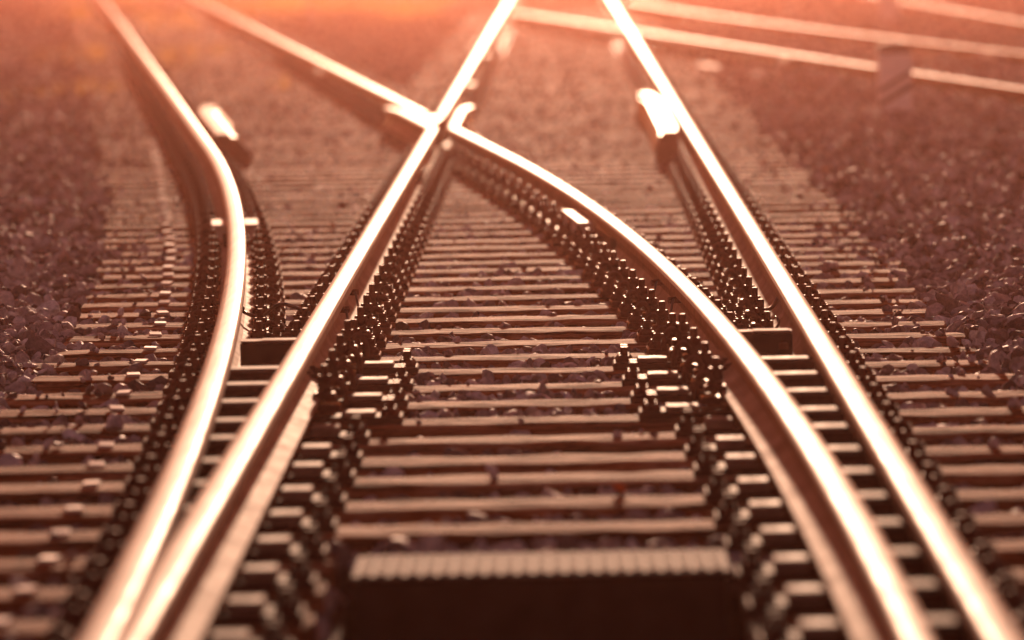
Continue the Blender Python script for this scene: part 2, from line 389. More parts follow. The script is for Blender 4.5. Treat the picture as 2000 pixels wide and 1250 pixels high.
gr = [(.634 - max(0, y - 40.2) ** 2 * .018 - max(0, 35.4 - y) ** 2 * .02, y) for y in np.arange(34.45, 42.2, .4)]
sR = [(p[0], p[1]) for p in gr[:-1]]; sR[0] = (sR[0][0], sR[0][1] + .002)
check_rail(gr, sR, -1, 'raised check rail with bright top beside the straight right-hand rail')

# ------------------------------------------------------------------ sleepers
ZS = -.172
front = [27.28, 26.67, 26.10, 25.51, 24.95, 24.41, 23.82, 23.23, 22.61, 21.99, 21.42, 20.80, 20.16, 19.53, 18.94, 18.28, 17.65, 17.05, 16.43, 15.80, 15.26, 14.61, 14.01][::-1]
near_f = [14.01 - .603 * k for k in range(18, 0, -1)]
far_f = [27.28 + .6 * k for k in range(1, 112)]
def sleeper(x0, x1, y, rz=0.0, label='', z=ZS, wid=.25, cx=None, group='wooden sleepers across the tracks'):
    cx = (x0 + x1) / 2; nseg = max(6, int((x1 - x0) / .09)); L = x1 - x0
    ys = [-wid / 2, -wid / 2, -wid / 2 + .012, -wid / 6, wid / 6, wid / 2 - .012, wid / 2, wid / 2]
    zs = [-.15, -.012, 0, .002, .002, 0, -.012, -.15]
    m = MB(); vs = []
    ph = random.random() * 9
    for i in range(nseg + 1):
        u = -L / 2 + L * i / nseg
        w1 = .004 * math.sin(u * 2.1 + ph) + random.uniform(-.003, .003); w2 = random.uniform(-.003, .003)
        for k in range(8):
            vs.append((u + (random.uniform(-.012, .012) if i in (0, nseg) else 0), ys[k] + (w1 if k < 4 else w2), zs[k] + (random.uniform(-.0035, .002) if 1 < k < 6 else 0) + (random.uniform(-.006, .002) if k in (1, 6) else 0)))
    fs = []
    for i in range(nseg):
        for k in range(8):
            k2 = (k + 1) % 8; fs.append((i * 8 + k, (i + 1) * 8 + k, (i + 1) * 8 + k2, i * 8 + k2)[::-1])
    fs.append(tuple(range(7, -1, -1))); fs.append(tuple(nseg * 8 + k for k in range(8)))
    m.add(vs, fs[:], 0)
    me = m.mesh('sleeper', WOOD)
    o = bpy.data.objects.new('sleeper', me); C.objects.link(o)
    o.location = (cx, y, z); o.rotation_euler = (random.gauss(0, .004), random.gauss(0, .0012), rz)
    tag(o, label, 'sleeper', group); return o
PIT = (-.47, .385, 10.3, 13.08)     # open pit behind the cover's front plate: x0,x1,y0,y1
SL = []
idx = 0
mkY = [13.4, 14.7, 15.9, 17.7, 20.2, 21.4, 22.5, 23.8, 26.4, 28.7, 30.8, 39.4]; mkX = [-1.134, -1.167, -1.205, -1.288, -1.361, -1.395, -1.46, -1.53, -1.676, -1.842, -1.995, -2.613]
mk = MB(); mk.box(-.021, .021, -.034, .034, 0, .008, 0, .002); mk_me = mk.mesh('nail_plate', GALV)
for i, yf in enumerate(near_f + front + far_f):
    yc = yf + .125
    if 13.0 < yf < 13.5: cover_slot = yf
    xl = -1.65 if yf < 19.5 else float(XL1(yf)) - .60
    xl += random.uniform(-.07, .07); xr_ = 1.33 + random.uniform(-.05, .05)
    n_above = i - len(near_f)
    if n_above >= 0: lab = 'weathered wooden sleeper, %s above the ribbed steel cover' % ordinal(n_above + 1)
    else: lab = 'dark blurred wooden sleeper beside or below the ribbed cover, %s below it' % ordinal(-n_above)
    if yf < 48:
        if PIT[2] - .3 < yf < PIT[3] + .5:
            for a, b, sd_ in ((xl, PIT[0] - .04, 'left'), (PIT[1] + .04, xr_, 'right')):
                o = sleeper(a, b, yc, 0, 'dark wooden sleeper end on the %s of the steel cover, %s from the cover top' % (sd_, ordinal(-n_above)))
                if sd_ == 'left': lo = o
            o = lo
        else:
            o = sleeper(xl, xr_, yc, random.gauss(0, .0018), lab)
        if 11.5 < yc < 44:
            mx_ = float(np.interp(yc, mkY, mkX)) + random.uniform(-.008, .008)
            q = bpy.data.objects.new('nail_plate', mk_me); C.objects.link(q); q.parent = o
            q.location = (mx_ - o.location.x, random.uniform(-.03, .03), .003); q.rotation_euler = (random.uniform(.0, .09), random.uniform(-.05, .05), random.uniform(-.2, .2))
    elif yf < 92:
        sleeper(-1.3, 1.3, yc, random.gauss(0, .002), 'wooden sleeper of the straight track, ' + ordinal(n_above + 1) + ' above the ribbed steel cover')
        cxx = float(XL1(yc) + XR1(yc)) / 2
        sleeper(cxx - 1.3, cxx + 1.3, yc, ang(XL1, yc), 'wooden sleeper of the branching left track, ' + ordinal(n_above + 1) + ' above the steel cover')
    SL.append(yc)
for k, y in enumerate(np.arange(14, 78, .62)):
    xa = float(np.interp(y, [p[1] for p in PA], [p[0] for p in PA])); xb = float(np.interp(y, [p[1] for p in PB], [p[0] for p in PB]))
    sleeper(xa - .5, xb + .5, y, .09, 'half-buried sleeper of the right-hand neighbouring track, %s counted upward' % ordinal(k + 1), z=ZS - .012, group='sleepers of the neighbouring track')

# ------------------------------------------------------------------ rail fastenings
def spike_mb():
    m = MB()
    m.lathe([(.027, 0), (.0275, .006), (.025, .012), (.019, .018), (.0165, .022)], 14)
    m.lathe([(.0165, .020), (.0165, .046), (.0145, .048)], 4, rot=math.pi / 4, smooth=False)
    return m
SPIKE = spike_mb().mesh('screw_spike', IRON); SPIKE_D = spike_mb().mesh('screw_spike', DULL)
def clamp_mb(s, rz=0.0):
    """s = +1 clamps the foot edge on the +x side; origin at rail centre, rail-top height 0"""
    m = MB(); x = s * .092
    m.box(x - .034, x + .030, -.034, .034, -.1375 + rz, -.120 + rz, 0, .004)            # clip plate on the foot
    m.box(x - .020, x + .020, -.026, .026, -.120 + rz, -.106 + rz, 0, .004)              # spring washer pack
    for dz, rr in ((.0, .0235), (.006, .0225)):
        m.lathe([(rr - .003, 0), (rr, .002), (rr, .004), (rr - .003, .006)], 14, (x, 0, -.106 + rz + dz))
    # bow of the clip, arching outwards
    for oy in (-.022, .022):
        pts = []
        for k in range(11):
            a = math.pi * (1.02 - 1.10 * k / 10)
            pts.append((x + s * (.032 + .027 * math.cos(a)), oy, -.143 + rz + .054 * math.sin(a)))
        m.tube(pts, .0092, 8)
    return m
def bolt_mb(s, rz=0.0):
    m = MB(); x = s * .092
    m.lathe([(.0215, 0), (.0215, .020), (.019, .023)], 6, (x, 0, -.094 + rz), rot=.3, smooth=False)
    m.lathe([(.0115, 0), (.0115, .026), (.009, .029)], 10, (x, 0, -.071 + rz), smooth=False)
    return m
CLAMP = {s: clamp_mb(s).mesh('clamp', IRON) for s in (1, -1)}
BOLT = {s: bolt_mb(s).mesh('bolt', IRON) for s in (1, -1)}
TCL = {s: clamp_mb(s, .036).mesh('clamp', IRON) for s in (1, -1)}
TBO = {s: bolt_mb(s, .036).mesh('bolt', IRON) for s in (1, -1)}
def base_mb(x0=-.175, x1=.175, z=-.1495, th=.022, ribs=True, top=None):
    m = MB(); m.box(x0, x1, -.085, .085, z - th, z, 0, .004)
    if ribs:
        for s in (-1, 1):
            m.box(s * .079 - .007, s * .079 + .007, -.08, .08, z, z + .018, 0, .003)
    return m
BASE = base_mb().mesh('base_plate', IRON)
def part(name, me, parent, loc=(0, 0, 0), rz=0.0):
    o = bpy.data.objects.new(name, me); C.objects.link(o); o.location = loc; o.rotation_euler = (0, 0, rz); return kid(o, parent)
def proto_fast():
    t = empty('rail_fastening', (0, 0, 0))
    part('base_plate', BASE, t)
    for s in (1, -1):
        c = part('clamp', CLAMP[s], t); part('bolt', BOLT[s], c)
        for oy in (-.047, .047): part('screw_spike', SPIKE, t, (s * .145, oy, -.1495), random.uniform(-.2, .2))
    return t
P0 = proto_fast(); used0 = [False]
rails4 = [('leftmost curved rail', XL1), ('inner left rail', XL2), ('inner right rail', XR1), ('straight right-hand rail', XR2)]
cand = []
for yc in SL:
    if yc < 11: continue
    n = int(round((yc - SL[len(near_f)]) / .602)) + 1
    for nm, fx in rails4:
        if fx is XL1 or fx is XL2:
            if sepL(yc) < .292: continue
        if fx is XR1 or fx is XR2:
            if sepR(yc) < .292: continue
        if fx in (XL2, XR1) and 35.2 < yc < 41.2: continue
        x = float(fx(yc)); ix = 1000 + (x - M0 + YAW * yc) * F / yc
        if not (-60 < ix < 2060): continue
        cand.append((yc, nm, fx, n))
cand.sort(key=lambda c: c[0])
keep, rest = cand[:262], cand[262:]
for yc, nm, fx, n in keep:
    o = P0 if not used0[0] else copy_tree(P0); used0[0] = True
    o.location = (float(fx(yc)), yc, 0); o.rotation_euler = (0, 0, ang(fx, yc))
    tag(o, 'rusty clamp fastening of %s on %s sleeper above ribbed cover' % (nm, ordinal(n)), 'rail fastening', 'fastenings holding the rails to the sleepers')
# the far rest as one mass
m = MB()
for yc, nm, fx, n in rest:
    if yc > 75: continue
    x = float(fx(yc)); m.box(x - .182, x + .182, yc - .085, yc + .085, -.171, -.1496, 0)
    for s in (1, -1):
        m.box(x + s * .098 - .03, x + s * .098 + .03, yc - .03, yc + .03, -.1496, -.11); m.box(x + s * .098 - .012, x + s * .098 + .012, yc - .012, yc + .012, -.11, -.055)
        for oy in (-.047, .047): m.box(x + s * .15 - .018, x + s * .15 + .018, yc + oy - .018, yc + oy + .018, -.1496, -.115)
for P_, off in ((PA, 1), (PB, 1)):
    for y in np.arange(14, 78, .62):
        x = float(np.interp(y, [p[1] for p in P_], [p[0] for p in P_])); m.box(x - .182, x + .182, y - .085, y + .085, -.180, -.163)
        for s in (1, -1): m.box(x + s * .098 - .03, x + s * .098 + .03, y - .03, y + .03, -.163, -.08)
o = m.build('distant_fastenings', IRON); tag(o, 'blurred far rail fastenings beyond the crossing', 'rail fastenings', kind='stuff')

# slide chairs under the two pairs of switch rails
def slide_chair(yc, side, n, tall):
    """side -1: left pair (stock XL1, blade XL2); +1: right pair (stock XR2, blade XR1)"""
    S = float(XL1(yc)) if side < 0 else float(XR2(yc)); B = float(XL2(yc)) if side < 0 else float(XR1(yc))
    t = empty('slide_chair', (S, yc, ZS)); d = -side                      # direction from stock towards blade
    nm = 'left' if side < 0 else 'right'
    tag(t, '%s slide chair under %s rail pair on %s sleeper above ribbed cover' % ('tall clamped' if tall else 'flat bright', nm, ordinal(n)) if n > 0 else
        'dark slide chair under the %s pair of rails, %s sleeper below the cover top' % (nm, ordinal(1 - n)), 'slide chair', 'slide chairs under the switch rails')
    bx = (B - S); out = .182; inn = (.31 if tall else .235)
    lo, hi = sorted((-d * out, bx + d * inn))
    m = MB(); m.box(lo, hi, -.085, .085, .0005, .0220, 0, .004); m.build('base_plate', DULL, t)
    a2, b2 = sorted((d * .013, bx - d * .013)); m = MB(); m.box(a2, b2, -.056, .056, .106 if yc < 18.2 else .0222, .118 if yc < 18.2 else .034, 0, .003); m.build('slide_plate', PLATE, t)
    m = MB(); a2, b2 = sorted((d * .018, bx - d * .018)); m.box(a2, b2, -.050, .050, .0222 if yc < 18.2 else .0345, .1055 if yc < 18.2 else .036, 0); m.build('chair_block', IRON, t)
    a3, b3 = sorted((bx + d * (.0780 if not tall else .14), bx + d * (.155 if not tall else .235))); m = MB(); m.box(a3, b3, -.056, .056, .0222, .046 if not tall else .034, 0, .004); m.build('inner_plate', PLATE, t)
    s = -d
    c = bpy.data.objects.new('clamp', CLAMP[s]); C.objects.link(c); c.parent = t; c.location = (0, 0, -ZS)
    q = bpy.data.objects.new('bolt', BOLT[s]); C.objects.link(q); q.parent = c
    for oy in (-.047, .047):
        q = bpy.data.objects.new('screw_spike', SPIKE if yc > 16.9 else SPIKE_D); C.objects.link(q); q.parent = t; q.location = (s * .145, oy, .0222)
    for oy in (-.047, .047):
        q = bpy.data.objects.new('screw_spike', SPIKE if yc > 16.9 else SPIKE_D); C.objects.link(q); q.parent = t; q.location = (bx + d * (inn - .035), oy, .0222)
    if tall:
        c = bpy.data.objects.new('clamp', TCL[d]); C.objects.link(c); c.parent = t; c.location = (bx, 0, -ZS)
        q = bpy.data.objects.new('bolt', TBO[d]); C.objects.link(q); q.parent = c
        m = MB(); x0, x1 = sorted((bx + d * .0775, bx + d * .135)); m.box(x0, x1, -.05, .05, .0345, .0570, 0, .005); m.build('knee_bracket', IRON, t)
for yc in SL:
    if yc < 9.5: continue
    n = int(round((yc - SL[len(near_f)]) / .602)) + 1
    if sepL(yc) < .292: slide_chair(yc, -1, n, yc > 16.9)
    if sepR(yc) < .292: slide_chair(yc, 1, n, yc > 16.9)

# spacer blocks between the paired rails
def spacer(x0, x1, y, lab):
    t = empty('spacer_block', ((x0 + x1) / 2, y, -.16)); tag(t, lab, 'spacer block', 'steel spacer blocks between paired rails'); hw = (x1 - x0) / 2
    m = MB(); m.box(-hw, hw, -.05, .05, .0, .112, 0, .006); m.box(-hw * .3, hw * .92, -.054, .046, .112, .118, 1, .002); m.build('block', [COVER, FOOT], t)
    m = MB(); m.box(-hw, hw, -.049, .05, .1125, .116, 0, .001); m.build('top_plate', FOOT, t)
    m = MB(); m.box(-.022, .022, -.075, -.0505, .028, .05, 0, .004); m.box(-.009, .009, -.092, -.075, .033, .045); m.build('bolt', IRON, t)
    m = MB(); m.box(hw * .55, hw * .85, -.066, -.0505, .06, .082, 0, .004); m.build('lug', RUST, t)
spacer(float(XL1(18.8)) + .045, float(XL2(18.8)) - .045, 18.80, 'dark steel block with bright top bridging the two left rails')
spacer(float(XR1(18.8)) + .045, float(XR2(18.8)) - .045, 18.80, 'dark steel block with bright top bridging the two right rails')
def web_bolts(fx, y, d, lab):
    x = float(fx(y)) + d * .0095; t = empty('web_bolt', (x, y, -.085)); tag(t, lab, 'bolt', 'heavy bolts through the rail webs')
    for k, yy in enumerate((-.13, .10)):
        m = MB(); m.tube([(0, yy, 0), (d * .022, yy, 0)], .019, 6, smooth=False); m.tube([(d * .022, yy, 0), (d * .045, yy, 0)], .0105, 8); m.build('nut', IRON, t)
web_bolts(XL2, 17.9, 1, 'pair of dark nuts on the web of the inner left rail')
web_bolts(XR1, 17.9, -1, 'pair of dark nuts on the web of the inner right rail')

# ------------------------------------------------------------------ steel cover in the foreground
t = empty('drive_cover', (-.045, 13.05, -.6)); tag(t, 'dark steel cover with ribbed bright top between the rails at bottom', 'cover')
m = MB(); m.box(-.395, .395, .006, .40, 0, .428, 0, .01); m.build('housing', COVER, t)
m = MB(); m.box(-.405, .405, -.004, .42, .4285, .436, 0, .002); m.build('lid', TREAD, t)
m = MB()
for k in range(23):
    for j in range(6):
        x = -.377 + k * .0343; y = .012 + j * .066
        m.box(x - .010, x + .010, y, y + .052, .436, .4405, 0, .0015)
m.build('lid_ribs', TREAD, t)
t = empty('hinge_bracket', (0, 13.05, 0)); bpy.data.objects.remove(t)

# insulated joints
def joint(fx, y0, y1, sides, lab, capside, cap=.5):
    yc = (y0 + y1) / 2; x = float(fx(yc)); t = empty('fishplate_joint', (x, yc, -.15), ang(fx, yc)); tag(t, lab, 'rail joint', 'rail joints with fishplates'); hl = (y1 - y0) / 2
    for s in sides:
        a, b = sorted((s * .0095, s * .034)); m = MB(); m.box(a, b, -hl, hl, .030, .100, 0, .005)
        for yy in (-.6, -.2, .2, .6): m.tube([(s * .034, yy * hl, .065), (s * .055, yy * hl, .065)], .016, 6, smooth=False)
        m.build('fishplate', IRON, t)
    for s in capside:
        a, b = sorted((s * .038, s * .100)); m = MB(); m.box(a, b, hl - cap, hl, .098, .108, 0, .003); o = m.build('insulating_cap', INSUL, t)
        a, b = sorted((s * .035, s * .092)); m = MB(); m.box(a, b, hl - cap + .02, hl - .02, .045, .0975, 0, .003); m.build('cap_bracket', INSUL, o)
joint(XR1, 24.6, 26.75, (-1, 1), 'insulated joint with cream plate on the curved right inner rail', (-1,), 1.15)
joint(XL1, 25.0, 26.5, (-1, 1), 'insulated joint with two cream plates on the leftmost curved rail', (-1, 1), .5)
joint(XL2, 46.4, 47.6, (1,), 'blurred joint on the straight rail just beyond the crossing', (1,))
joint(XL2, 56.5, 57.6, (1,), 'blurred joint on the straight rail high up near the glare', (1,))
joint(XL2, 31.6, 32.7, (1,), 'joint on the inner left rail just before the crossing', ())
joint(XR1, 52, 53, (-1,), 'blurred joint on the rail running to the top left', (-1,))
fa = lambda Y: np.interp(Y, [p[1] for p in PA], [p[0] for p in PA]); fb = lambda Y: np.interp(Y, [p[1] for p in PB], [p[0] for p in PB]); fc = lambda Y: np.interp(Y, [p[1] for p in PC], [p[0] for p in PC])
joint(fa, 52.6, 53.8, (-1,), 'pale rail joint on the lower neighbouring rail left of the striped post', (-1,))
joint(fb, 52.6, 53.8, (-1,), 'pale rail joint on the upper neighbouring rail right of the striped post', (-1,))
joint(fa, 64, 65.5, (-1,), 'pale rail joint where the neighbouring rail meets the straight rail', (-1,))
joint(fc, 73, 74.2, (-1,), 'small rail joint in the top right corner', (-1,))

# bond cables
def curve_pts(P, n=14):
    P = [Vector(p) for p in P]; out = []
    for i in range(len(P) - 1):
        p0 = P[max(i - 1, 0)]; p1 = P[i]; p2 = P[i + 1]; p3 = P[min(i + 2, len(P) - 1)]
        for k in range(n):
            u = k / n; out.append(.5 * ((2 * p1) + (p2 - p0) * u + (2 * p0 - 5 * p1 + 4 * p2 - p3) * u * u + (3 * p1 - p0 - 3 * p2 + p3) * u ** 3))
    out.append(P[-1]); return out
def cable(pts, r, lab, plugs=()):
    m = MB(); m.tube(curve_pts(pts), r, 8); o = m.build('bond_cable', RUBBER); tag(o, lab, 'cable', 'bond cables between the rails')
    for a, b in plugs:
        m = MB(); m.tube([a, b], .011, 8); m.build('plug', IRON, o)
x = float(XL1(20.9))
cable([(x + .012, 20.9, -.075), (x + .05, 20.85, -.095), (x + .10, 20.8, -.10), (x + .16, 20.7, -.055), (x + .22, 20.65, -.062), (float(XL2(20.6)) - .05, 20.6, -.10), (float(XL2(20.6)) - .01, 20.6, -.09)], .006, 'thin black cable arching between the two left rails', [((x + .009, 20.9, -.075), (x + .03, 20.88, -.08))])
for yy, lab in ((21.3, 'upper thin cable looping from the right side of the inner left rail'), (20.35, 'lower thin cable looping from the right side of the inner left rail')):
    x = float(XL2(yy))
    cable([(x + .012, yy, -.055), (x + .04, yy - .01, -.052), (x + .055, yy - .1, -.10), (x + .075, yy - .2, -.125), (x + .11, yy - .3, -.14)], .0045, lab, [((x + .0095, yy, -.055), (x + .052, yy - .01, -.054))])
for yy, lab in ((21.6, 'upper thin cable hanging at the left side of the inner right rail'), (20.6, 'lower thin cable hanging at the left side of the inner right rail')):
    x = float(XR1(yy))
    cable([(x - .012, yy, -.05), (x - .035, yy - .01, -.055), (x - .05, yy - .1, -.095), (x - .075, yy - .2, -.12), (x - .12, yy - .3, -.14)], .0045, lab, [((x - .0095, yy, -.058), (x - .055, yy - .01, -.060))])
x = float(XR2(20.9))
cable([(x - .01, 20.9, -.07), (x - .03, 20.85, -.10), (x - .055, 20.8, -.112), (x - .09, 20.75, -.105)], .007, 'thick black hooked cable at the left side of the straight right rail')
cable([(x - .075, 20.1, -.11), (x - .05, 20.05, -.088), (x - .045, 20.0, -.11), (x - .085, 19.95, -.14), (x - .16, 19.9, -.145), (x - .22, 19.9, -.13)], .0045, 'small cable loop beside the clamps of the straight right rail')

# ------------------------------------------------------------------ posts
def post(px, py, w_, zb, zt, lab, striped=True):
    X, Y = pix(px, py, zb); hw = w_ / 2
    t = empty('marker_post', (X, Y, zb)); tag(t, lab, 'marker post', 'short marker posts'); hh = zt - zb
    bb = .11 if striped else .1
    m = MB(); m.box(-hw, hw, 0, w_ * .8, -.25, bb, 0, .006); m.build('foot', CONC, t)
    m = MB(); m.box(-hw - .002, hw + .002, -.002, w_ * .8 + .002, bb + .0005, hh - .085, 0, .006); shaft = m.build('shaft', WHITE, t)
    m = MB(); m.box(-hw, hw, 0, w_ * .8, hh - .0845, hh - .055, 0, .004); m.build('dark_band', BLACKP, t)
    # rounded cap
    m = MB(); n = 12; pr = [(-hw, hh - .0545)] + [(-hw * math.cos(math.pi * k / n), hh - .045 + .032 * math.sin(math.pi * k / n)) for k in range(n + 1)] + [(hw, hh - .0545)]
    k = len(pr); m.add([(a, 0, b) for a, b in pr] + [(a, w_ * .8, b) for a, b in pr], [tuple(range(k)), tuple(range(2 * k - 1, k - 1, -1))] + [(i, i + k, (i + 1) % k + k, (i + 1) % k) for i in range(k)]); m.build('cap', CONC, t)
    m = MB(); m.lathe([(.008, 0), (.008, .012), (.004, .016)], 8, (0, w_ * .4, hh - .014)); m.build('survey_bolt', IRON, t)
    if striped:
        z0 = bb; zs = hh - .085 - bb
        for a, b, th in ((.30, .64, .032), (.065, .40, .040)):
            m = MB(); xx = hw + .002; y0 = -.0055
            za, zb2 = z0 + zs * a, z0 + zs * b
            m.add([(-xx, y0, za), (xx, y0, zb2), (xx, y0, zb2 + th), (-xx, y0, za + th), (-xx, -.0025, za), (xx, -.0025, zb2), (xx, -.0025, zb2 + th), (-xx, -.0025, za + th)], [(0, 1, 2, 3), (7, 6, 5, 4), (0, 4, 5, 1), (1, 5, 6, 2), (2, 6, 7, 3), (3, 7, 4, 0)])
            m.build('stripe', BLACKP, shaft)
post(1750, 250, .212, -.2, .375, 'white marker post with two black diagonal stripes and grey foot')
post(1738, 60, .212, -.19, .52, 'pinkish blurred post cut by the top edge behind the striped post', False)

# pale board by the neighbouring track, loose
a = pix(1365, 128, -.17); b = pix(1530, 156, -.17)
m = MB(); L = math.hypot(b[0] - a[0], b[1] - a[1]); m.box(-L / 2, L / 2, -.07, .07, 0, .035, 0, .005)
o = m.build('loose_board', PALEW); o.location = ((a[0] + b[0]) / 2, (a[1] + b[1]) / 2, -.185); o.rotation_euler = (0, 0.0, math.atan2(b[1] - a[1], b[0] - a[0])); tag(o, 'pale bleached board lying between the straight right rail and the neighbouring track', 'board')

# ------------------------------------------------------------------ ground
def ground():
    xs = [-1500, -300, -60, -20, -8, -4, -2, -1.2, -.8, PIT[0], PIT[0] + .001, -.2, 0, .2, PIT[1] - .001, PIT[1], .8, 1.2, 2, 4, 8, 20, 60, 300, 1500]
    ys = [-300, -60, -10, 0, 5, 8, PIT[2], PIT[2] + .001, 11, 12, PIT[3] - .001 + .4, PIT[3] + .4, 14, 16, 20, 30, 45, 60, 90, 140, 250, 600, 3000]
    vs = []
    for y in ys:
        for x in xs:
            z = -.262
            if PIT[0] < x < PIT[1] and PIT[2] < y < PIT[3] + .4: z = -.62
            vs.append((x, y, z))
    n = len(xs); fs = [(j * n + i, j * n + i + 1, (j + 1) * n + i + 1, (j + 1) * n + i) for j in range(len(ys) - 1) for i in range(n - 1)]
    m = MB(); m.add(vs, fs); o = m.build('ground', GROUND); tag(o, kind='structure')
ground()

# ------------------------------------------------------------------ ballast
def ico(sub):
    import bmesh
    bm = bmesh.new(); bmesh.ops.create_icosphere(bm, subdivisions=sub, radius=1)
    v = np.array([p.co[:] for p in bm.verts]); f = np.array([[q.index for q in p.verts] for p in bm.faces]); bm.free(); return v, f
def rock_shapes(sub, n):
    v0, f = ico(sub); out = []
    for _ in range(n):
        v = v0.copy()
        for _k in range(11):                                   # plane cuts make facets
            d = rng.normal(size=3); d /= np.linalg.norm(d); c = rng.uniform(.32, .8)
            s = v @ d; ov = np.maximum(s - c, 0); v -= ov[:, None] * d
        v *= np.array([1.1, rng.uniform(.7, 1.0), rng.uniform(.55, .85)])
        v += rng.normal(size=v.shape) * .02
        out.append(v)
    return out, f
def rot_mats(n, tilt=1.0):
    q = rng.normal(size=(n, 4)); q /= np.linalg.norm(q, axis=1)[:, None]
    w_, x, y, z = q.T
    return np.stack([np.stack([1 - 2 * (y * y + z * z), 2 * (x * y - z * w_), 2 * (x * z + y * w_)], -1), np.stack([2 * (x * y + z * w_), 1 - 2 * (x * x + z * z), 2 * (y * z - x * w_)], -1), np.stack([2 * (x * z - y * w_), 2 * (y * z + x * w_), 1 - 2 * (x * x + y * y)], -1)], 1)
def rocks_mesh(pos, size, sub, nshape):
    shapes, f = rock_shapes(sub, nshape); n = len(pos); nv = len(shapes[0]); S = np.array(shapes)
    idx = rng.integers(0, nshape, n); Rm = rot_mats(n)
    V = np.einsum('nij,nkj->nki', Rm, S[idx]) * size[:, None, None] + pos[:, None, :]
    Fc = (f[None] + (np.arange(n) * nv)[:, None, None]).reshape(-1, 3)
    tone = np.repeat(rng.random(n), nv)
    return V.reshape(-1, 3), Fc, tone
def np_mesh(name, V, Fc, material, tone=None):
    me = bpy.data.meshes.new(name); me.vertices.add(len(V)); me.vertices.foreach_set('co', V.astype(np.float32).ravel())
    me.loops.add(len(Fc) * 3); me.loops.foreach_set('vertex_index', Fc.astype(np.int32).ravel())
    me.polygons.add(len(Fc)); me.polygons.foreach_set('loop_start', np.arange(0, len(Fc) * 3, 3, dtype=np.int32)); me.polygons.foreach_set('loop_total', np.full(len(Fc), 3, dtype=np.int32))
    me.polygons.foreach_set('use_smooth', np.zeros(len(Fc), dtype=bool))
    if tone is not None:
        a = me.attributes.new('tone', 'FLOAT', 'POINT'); a.data.foreach_set('value', tone.astype(np.float32))
    me.materials.append(material); me.update(); me.validate()
    o = bpy.data.objects.new(name, me); C.objects.link(o); return o
SLa = np.array(SL)
def vnoise(x, y, s):
    return (np.sin(x * 1.7 * s + 1.3) * np.cos(y * 1.3 * s + .7) + np.sin((x + y) * 2.9 * s) * .5 + np.cos((x * 1.1 - y * .6) * 4.3 * s) * .3) / 1.8
def scatter(y0, y1, dens, smin, smax):
    """stones in cribs, on shoulders and between tracks, in front of the camera"""
    area = []
    A = (y1 - y0); xw = lambda y: (1000 * y / F * 1.15 + 2.6)
    n = int(dens * A * (xw(y0) + xw(y1)))
    y = rng.uniform(y0, y1, int(n * 1.6)); x = rng.uniform(-1, 1, len(y)) * xw(y1) - YAW * y
    ok = np.abs(x + YAW * y) < xw(y); x, y = x[ok], y[ok]
    s = rng.uniform(smin, smax, len(x)) * np.where(rng.random(len(x)) < .06, 1.5, 1.0) * .5
    # nearest sleeper
    k = np.clip(np.searchsorted(SLa, y), 1, len(SLa) - 1); d = np.minimum(np.abs(y - SLa[k - 1]), np.abs(y - SLa[k]))
    xl = np.where(y < 19.5, -1.65, XL1(y) - .6); xr2 = 1.33 + 0 * y
    ins = (x > xl + .02) & (x < xr2 - .02)
    far_open = (y > 48.3) & (x > -1.3 - 0) == False
    on_s = ins & (d < .125)
    nz = vnoise(x, y, 1.0)
    # distance outside sleeper ends
    out = np.maximum(np.maximum(xl - x, x - xr2), 0)
    z = np.where(ins, -.213 + .018 * nz, -.195 + np.minimum(out, .9) * .09 + .022 * nz)
    z = np.where(ins & (y < 17.2), z - .018, z)
    # cribs fill up with distance, sleepers get strewn
    fill = np.clip((y - 25) / 16, 0, 1)
    z = np.where(ins, z + .018 * fill, z)
    # between the closely spaced switch rails cribs are emptier
    low = ((x > XL1(y)) & (x < XL2(y)) | (x > XR1(y)) & (x < XR2(y))) & (y < 19); z = np.where(low, z - .05, z)
    stn = np.clip((y - 34) / 24, 0, 1) * .18
    p_on = stn + np.where(np.abs(nz) > .5, .015, .002) + .10 * fill * (y > 36) + np.where(x > 1.12, .13, 0) + np.where(x < xl + .30, .10, 0)
    keep_ = ~on_s | (rng.random(len(x)) < p_on)
    z = np.where(on_s, ZS + s * .2, z + rng.uniform(-.5, .55, len(x)) * s)
    z = np.where(ins & ~on_s, np.minimum(z, ZS + .012 - s * .8), z)
    s = np.where(on_s, s * rng.uniform(.25, .7, len(x)), s)
    # keep clear of rails and plates
    for fx in (XL1, XL2, XR1, XR2):
        dd = np.abs(x - fx(y)); hit = (dd < .075 + s); lowok = (dd < .20 + s * .3) & on_s
        keep_ &= ~(lowok) & ~(hit & (z + s > -.165))
        z = np.where(hit, np.minimum(z, -.165 - s), z)
    for P_ in (PA, PB, PC):
        dd = np.abs(x - np.interp(y, [p[1] for p in P_], [p[0] for p in P_], left=99, right=99)); keep_ &= ~((dd < .09 + s) & (z + s > -.14))
    pit = (x > PIT[0] - .03) & (x < PIT[1] + .03) & (y > PIT[2] - .05) & (y < PIT[3] + .45); keep_ &= ~pit
    return np.stack([x, y, z], 1)[keep_], s[keep_]
A1 = scatter(10.6, 17.5, 400, .04, .095)
A2 = scatter(17.5, 28, 450, .036, .088)
A3 = scatter(28, 46, 260, .045, .09)
A4 = scatter(46, 75, 110, .06, .11)
A5 = scatter(75, 125, 22, .10, .17)
def split(A, n):
    x, y = A[0][:, 0], A[0][:, 1]; inn = np.abs(x + YAW * y) < 1000 * y / F * 1.06 + .15
    thin = ~inn & (rng.random(len(x)) < .55)
    return [rocks_mesh(A[0][inn], A[1][inn], 2, n), rocks_mesh(A[0][thin], A[1][thin] * 1.25, 1, n)]
parts_ = split(A1, 14) + split(A2, 14) + [ rocks_mesh(A3[0], A3[1], 1, 14), rocks_mesh(A4[0], A4[1], 1, 10), rocks_mesh(A5[0], A5[1], 1, 10)]
